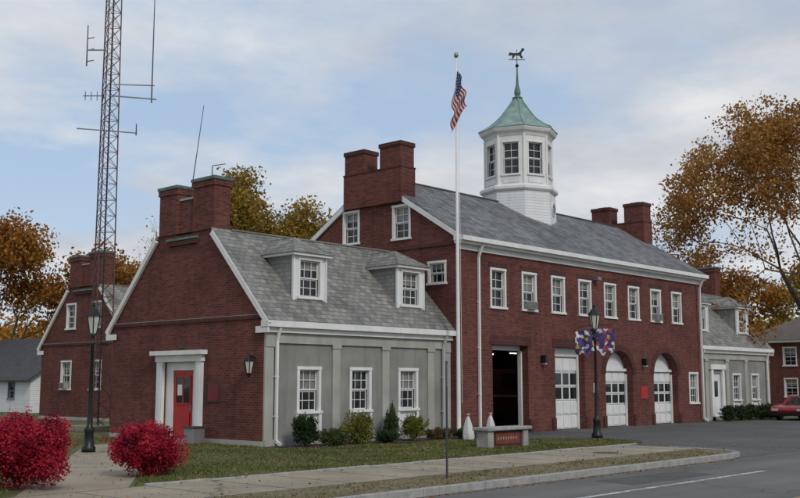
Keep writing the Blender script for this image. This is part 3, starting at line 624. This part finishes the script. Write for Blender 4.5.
N.wall('back',brick,lambda u,z,w:(u,10,z),R(56,69,0,4.9)); N.wall('back',brick,lambda u,z,w:(69,u,z),R(0,10,0,4.9))
N.box('eave',white,55.6,69.4,-.4,10.4,4.9,5.1)
rf=M('brown_gray_shingle',(.16,.12,.11),(.12,.1,.095),2,.9)
N.add('roof',rf,[(55.5,-.5,5.1),(69.5,-.5,5.1),(69.5,10.5,5.1),(55.5,10.5,5.1),(59.5,5,7.6),(65.5,5,7.6)],[(0,1,5,4),(1,2,5),(2,3,4,5),(3,0,4)])
N.box('chimney',brick,61,62,4.5,5.3,6.8,8.8); N.done()
# ------------------------------------------------------------------ radio mast
m=Obj('radio_mast',(2.4,13.3,0)); bx,by=2.4,13.3; Ht=23.
def leg(i,z):
    r=.54-.2*z/Ht; a=math.radians(100+120*i); return Vector((bx+r*math.cos(a),by+r*math.sin(a),z))
nb=34
for i in range(3):
    m.tube('mast_leg',redmast,leg(i,0),leg(i,Ht),.03,.024,6)
    j=(i+1)%3
    for k in range(nb):
        z0=Ht*k/nb; z1=Ht*(k+1)/nb
        m.beam('mast_brace',redmast,leg(i,z0),leg(j,z1),.018); m.beam('mast_brace',redmast,leg(j,z0),leg(i,z1),.018)
        m.beam('mast_brace',redmast,leg(i,z1),leg(j,z1),.018)
rd=Vector((.678,-.735,0)); c=Vector((bx,by,0))
def at(a,z): return c+rd*a+Vector((0,0,z))
m.tube('cable_run',black,at(.05,0),at(.05,21),.035,.035)
m.beam('antenna_arm',galv,at(.2,13.9),at(2.0,13.75),.05); m.beam('antenna_arm',galv,at(.2,14.4),at(1.9,14.35),.04); m.tube('whip_antenna',dkmetal,at(1.8,13.6),at(1.8,19.8),.03,.015)
m.beam('antenna_arm',galv,at(-.2,15.9),at(-1.0,15.9),.05); m.tube('dipole_antenna',dkmetal,at(-1.0,15.2),at(-1.0,17.0),.03,.02)
for z in (15.4,15.9,16.4): m.beam('dipole_loop',dkmetal,at(-1.0,z),at(-.7,z+.05),.03)
m.beam('antenna_arm',galv,at(-1.3,12.5),at(1.2,12.3),.045); m.tube('short_antenna',dkmetal,at(1.2,12.2),at(1.2,12.7),.03,.02); m.beam('yagi_element',dkmetal,at(-1.1,13.9),at(-.2,13.9),.03)
for k in range(4): m.beam('yagi_element',dkmetal,at(-1.0+k*.25,13.7),at(-1.0+k*.25,14.1),.02)
m.box('mast_footing',conc,bx-.9,bx+.9,by-.9,by+.9,0,.2); m.done()
# ------------------------------------------------------------------ street lamps
def lamp(x,y,H,banner=False):
    L=Obj('street_lamp',(x,y,0)); s=H/4.3
    L.lathe('smooth_post',black,x,y,[(.19,0),(.19,.12),(.14,.2),(.12,.55),(.15,.6),(.08,.72),(.065,.8),(.042,3.1*s),(.08,3.15*s),(.045,3.2*s),(.045,3.35*s),(.11,3.45*s)],14)
    zb=3.45*s; zt=zb+.48
    L.lathe('lantern_glass',lampglass,x,y,[(.10,zb),(.19,zt)],6)
    for i in range(6):
        a=math.radians(60*i); L.beam('lantern_bar',black,(x+.105*math.cos(a),y+.105*math.sin(a),zb),(x+.195*math.cos(a),y+.195*math.sin(a),zt),.022)
    L.lathe('lantern_roof',black,x,y,[(.24,zt),(.2,zt+.06),(.1,zt+.2),(.04,zt+.27),(.05,zt+.32),(.01,zt+.4)],6)
    L.beam('ladder_rest',black,(x-.3*.678,y+.3*.735,2.9*s),(x+.3*.678,y-.3*.735,2.9*s),.03)
    if banner:
        bm,n,l,b=nt('banner_cloth'); b.inputs['Roughness'].default_value=.8
        v=n.new('ShaderNodeTexVoronoi'); v.inputs['Scale'].default_value=8; g=n.new('ShaderNodeNewGeometry'); l.new(g.outputs['Position'],v.inputs['Vector'])
        r=n.new('ShaderNodeValToRGB'); r.color_ramp.interpolation='CONSTANT'; e=r.color_ramp.elements; e[0].color=(.05,.03,.12,1); e[1].position=.40; e[1].color=(.55,.55,.58,1); k=e.new(.60); k.color=(.5,.32,.05,1); k=e.new(.74); k.color=(.06,.05,.2,1); k=e.new(.92); k.color=(.3,.06,.08,1)
        s2=n.new('ShaderNodeSeparateColor'); l.new(v.outputs['Color'],s2.inputs[0]); l.new(s2.outputs[0],r.inputs[0]); l.new(r.outputs[0],b.inputs['Base Color'])
        for sg in (-1,1):
            L.beam('banner_arm',black,(x,y,3.95),(x+sg*.66*.678,y-sg*.66*.735,3.95-.1*(sg<0)),.025)
            vs=[];fs=[];nx=10;nz=8
            for i in range(nx+1):
                for j in range(nz+1):
                    u=.04+.66*i/nx; wv=.06*math.sin(u*14+j*.5); w2=.07*math.sin(i*1.3)*(j/nz)
                    zz=3.95-.1*(sg<0)*i/nx-.9*j/nz*(1-.3*abs(i/nx-.4))+w2
                    vs.append((x+sg*u*.678+wv*.735,y-sg*u*.735+wv*.678,zz-.15))
            for i in range(nx):
                for j in range(nz): o=i*(nz+1)+j; fs.append((o,o+1,o+nz+2,o+nz+1))
            L.add('banner',bm,vs,fs)
    L.done()
lamp(-4.74,1.79,4.1); lamp(11.2,-4.65,4.75,True)
# ------------------------------------------------------------------ flagpole
fp=Obj('flagpole',(8.05,-1.0,0)); x,y=8.05,-1.0
fp.lathe('smooth_pole',white,x,y,[(.11,0),(.11,.05),(.075,.1),(.075,1),(.06,7),(.035,13.75)],14)
fp.lathe('smooth_ball',M('gold',(.35,.3,.2),rough=.4,metal=.6),x,y,[(.02,13.74),(.07,13.79),(.09,13.86),(.07,13.93),(.02,13.96)],12)
fr=M('flag_red',(.33,.02,.03)); fw=M('flag_white',(.55,.55,.55)); fb=M('flag_blue',(.02,.03,.13))
nx,nz=40,26
def fpnt(i,j):
    s=i/nx;t=j/nz; Lt=.03+.36*(1-math.exp(-2.2*s))*(1-.35*t)+.05*math.sin(13*s+2.5*t)-.30*s*t-.20*t; D=-.06-.13*(1+math.sin(12*s+2.2*t))*min(1,s*4)
    return Vector((x,y,0))+rd*Lt+Vector((.735,.678,0))*D+Vector((0,0,13.25-t*1.0-1.35*s**.9+.10*s*math.sin(5*t)))
for i in range(nx):
    for j in range(nz):
        mt=fb if (i<nx*.4 and j<nz*7/13) else (fr if (j*13//nz)%2==0 else fw)
        if mt is fb and i%3==1 and j%3==1: mt=fw
        fp.add('flag_'+{fb.name:'canton',fr.name:'red_stripes',fw.name:'white_stripes'}[mt.name],mt,[fpnt(i,j),fpnt(i+1,j),fpnt(i+1,j+1),fpnt(i,j+1)],[(0,1,2,3)])
fp.tube('halyard',white,(x+.1,y-.08,1.2),(x+.05,y-.05,13.6),.008,.008,4); fp.done()
# ------------------------------------------------------------------ memorial bench
wood=M('weathered_red_wood',(.20,.05,.035),(.13,.035,.028),3,.8,dirt=.4)
b=Obj('memorial_bench',(5.0,-5.2,0))
b.box('pier',granite,4.0,4.26,-5.45,-5.0,0,.5); b.box('pier',granite,5.74,6.0,-5.45,-5.0,0,.5)
b.box('panel',brick_dk,4.26,5.74,-5.38,-5.12,0,.5); b.box('inscription_panel',wood,4.42,5.6,-5.40,-5.381,.10,.42); b.box('cap',granite,3.9,6.1,-5.53,-4.92,.5,.6)
lm=M('letter',(.4,.3,.2))
for i in range(8): b.box('inscription',lm,4.52+i*.125,4.57+i*.125,-5.406,-5.401,.23,.31)
b.done({'cap':.025,'pier':.012})
for (x,y) in ((7.45,-1.9),(8.7,-1.9)):
    w=Obj('white_shrub_cover',(x,y,0)); cl=M('white_cloth',(.62,.62,.61),rough=.8)
    vs=[];fs=[];n=18;pr=[(.17,0),(.19,.1),(.17,.3),(.12,.52),(.06,.72),(.025,.8),(.07,.87)]
    for k,(r_,z) in enumerate(pr):
        for i in range(n):
            a=6.283*i/n; q=r_*(1+.18*math.sin(5*a+k*.5)); vs.append((x+q*math.cos(a),y+q*math.sin(a),z))
    for k in range(len(pr)-1):
        for i in range(n): fs.append((k*n+i,k*n+(i+1)%n,(k+1)*n+(i+1)%n,(k+1)*n+i))
    w.add('smooth_cloth',cl,vs,fs); w.lathe('tie',dkmetal,x,y,[(.03,.78),(.035,.8),(.03,.82)],8); w.done()
u=Obj('metal_planter_box',(-.5,2.6,0)); u.box('body',galv,-.75,-.3,2.45,2.95,0,.5); u.box('lid',dkmetal,-.78,-.27,2.42,2.98,.5,.55); u.done({'body':.02})
s=Obj('parking_sign',(-4,-10.6,0)); s.beam('post',dkmetal,(-4,-10.6,-.02),(-4,-10.6,2.35),.045,.02); pd=Vector((.72,.694,0)).normalized()
s.beam('sign_plate',galv,Vector((-4,-10.6,2.05))-pd*.15,Vector((-4,-10.6,2.05))+pd*.15,.006,.45); s.done()
# ------------------------------------------------------------------ red car
C=Obj('red_car',(34.5,-2.8,0)); cm=M('car_red',(.22,.012,.014),(.2,.01,.012),2,.25,spec=.6)
def prism(key,mat,pr,y0,y1):
    n=len(pr); vs=[(a,y0,z) for a,z in pr]+[(a,y1,z) for a,z in pr]
    C.add(key,mat,vs,[tuple(range(n)),tuple(range(2*n-1,n-1,-1))]+[(i,(i+1)%n,n+(i+1)%n,n+i) for i in range(n)])
prism('body',cm,[(32.3,.3),(32.25,.52),(32.4,.66),(33.5,.78),(36.3,.82),(36.8,.78),(36.85,.35),(36.4,.22),(32.7,.22)],-3.65,-1.95)
prism('cabin',cm,[(33.5,.78),(34.3,1.2),(35.5,1.22),(36.2,.8)],-3.5,-2.1); prism('side_windows',glass,[(33.75,.82),(34.35,1.14),(35.4,1.16),(35.95,.84)],-3.51,-2.09)
C.add('windscreen',glass,[(33.55,-3.4,.815),(33.55,-2.2,.815),(34.25,-2.25,1.19),(34.25,-3.35,1.19)],[(0,1,2,3)])
for x in (33.1,36.0):
    for y0,y1 in ((-3.68,-3.45),(-2.15,-1.92)):
        C.tube('wheel',black,(x,y0,.29),(x,y1,.29),.29,.29,20); C.tube('hubcap',galv,(x,y0-.01,.29),(x,y1+.01,.29),.17,.17,14)
C.box('headlight',lampglass,32.22,32.35,-3.6,-3.3,.48,.6); C.box('headlight',lampglass,32.22,32.35,-2.3,-2.0,.48,.6); C.box('bumper',black,32.15,32.4,-3.6,-2.0,.25,.4)
C.done({'body':.06,'cabin':.08})
# ------------------------------------------------------------------ world, sun, camera
w=bpy.data.worlds.new('World'); sc.world=w; w.use_nodes=True; n=w.node_tree.nodes; l=w.node_tree.links
bg=n['Background']; bg.inputs[1].default_value=.1
el=math.radians(38); az=math.atan2(-.80,-.25)
sd=Vector((math.cos(az)*math.cos(el),math.sin(az)*math.cos(el),math.sin(el)))
sk=n.new('ShaderNodeTexSky'); sk.sky_type='NISHITA'; sk.sun_disc=False; sk.sun_elevation=el; sk.sun_rotation=math.atan2(sd.x,sd.y)
tc=n.new('ShaderNodeTexCoord'); sp=n.new('ShaderNodeSeparateXYZ'); l.new(tc.outputs['Generated'],sp.inputs[0])
ad=n.new('ShaderNodeMath'); ad.operation='ADD'; ad.inputs[1].default_value=.13; l.new(sp.outputs[2],ad.inputs[0])
mx_=n.new('ShaderNodeMath'); mx_.operation='MAXIMUM'; mx_.inputs[1].default_value=.04; l.new(ad.outputs[0],mx_.inputs[0])
dv=n.new('ShaderNodeVectorMath'); dv.operation='DIVIDE'; l.new(tc.outputs['Generated'],dv.inputs[0])
cb=n.new('ShaderNodeCombineXYZ')
for i in range(3): l.new(mx_.outputs[0],cb.inputs[i])
l.new(cb.outputs[0],dv.inputs[1])
def off(loc,s=(1,1,1)):
    mp=n.new('ShaderNodeMapping'); mp.inputs['Location'].default_value=loc; mp.inputs['Scale'].default_value=s; l.new(dv.outputs[0],mp.inputs[0]); return mp.outputs[0]
n1=noise(n,l,.8,9,off((5.1,2.2,0)),.58); n3=noise(n,l,1.15,9,off((3.3,1.7,.4)),.58)
cover=ramp(n,l,n1,.38,.53)
cloud=mixc(n,l,ramp(n,l,n3,.36,.64),(4.9,5.2,5.9),(7.9,8.0,8.1))
blue=mixc(n,l,.75,sk.outputs[0],(4.6,6.0,7.9))
col=mixc(n,l,cover,blue,cloud)
hz=n.new('ShaderNodeMapRange'); hz.inputs[1].default_value=.20; hz.inputs[2].default_value=.0; hz.inputs[4].default_value=.5; l.new(sp.outputs[2],hz.inputs[0])
col=mixc(n,l,hz.outputs[0],col,(6.9,7.3,7.9))
l.new(col,bg.inputs[0])
sl=bpy.data.lights.new('sun','SUN'); sl.energy=1.5; sl.angle=math.radians(12); sl.color=(1,.94,.86)
so=bpy.data.objects.new('sun',sl); sc.collection.objects.link(so); so.rotation_euler=sd.to_track_quat('Z','Y').to_euler()
cd=bpy.data.cameras.new('camera'); co=bpy.data.objects.new('camera',cd); sc.collection.objects.link(co); sc.camera=co
co.location=(-20.15,-24.21,1.9); co.rotation_euler=(math.radians(97.45),0,math.radians(-47.3)); cd.sensor_width=36; cd.lens=46.1; cd.clip_end=4000
sc.view_settings.view_transform='Standard'; sc.view_settings.look='None'; sc.view_settings.exposure=0
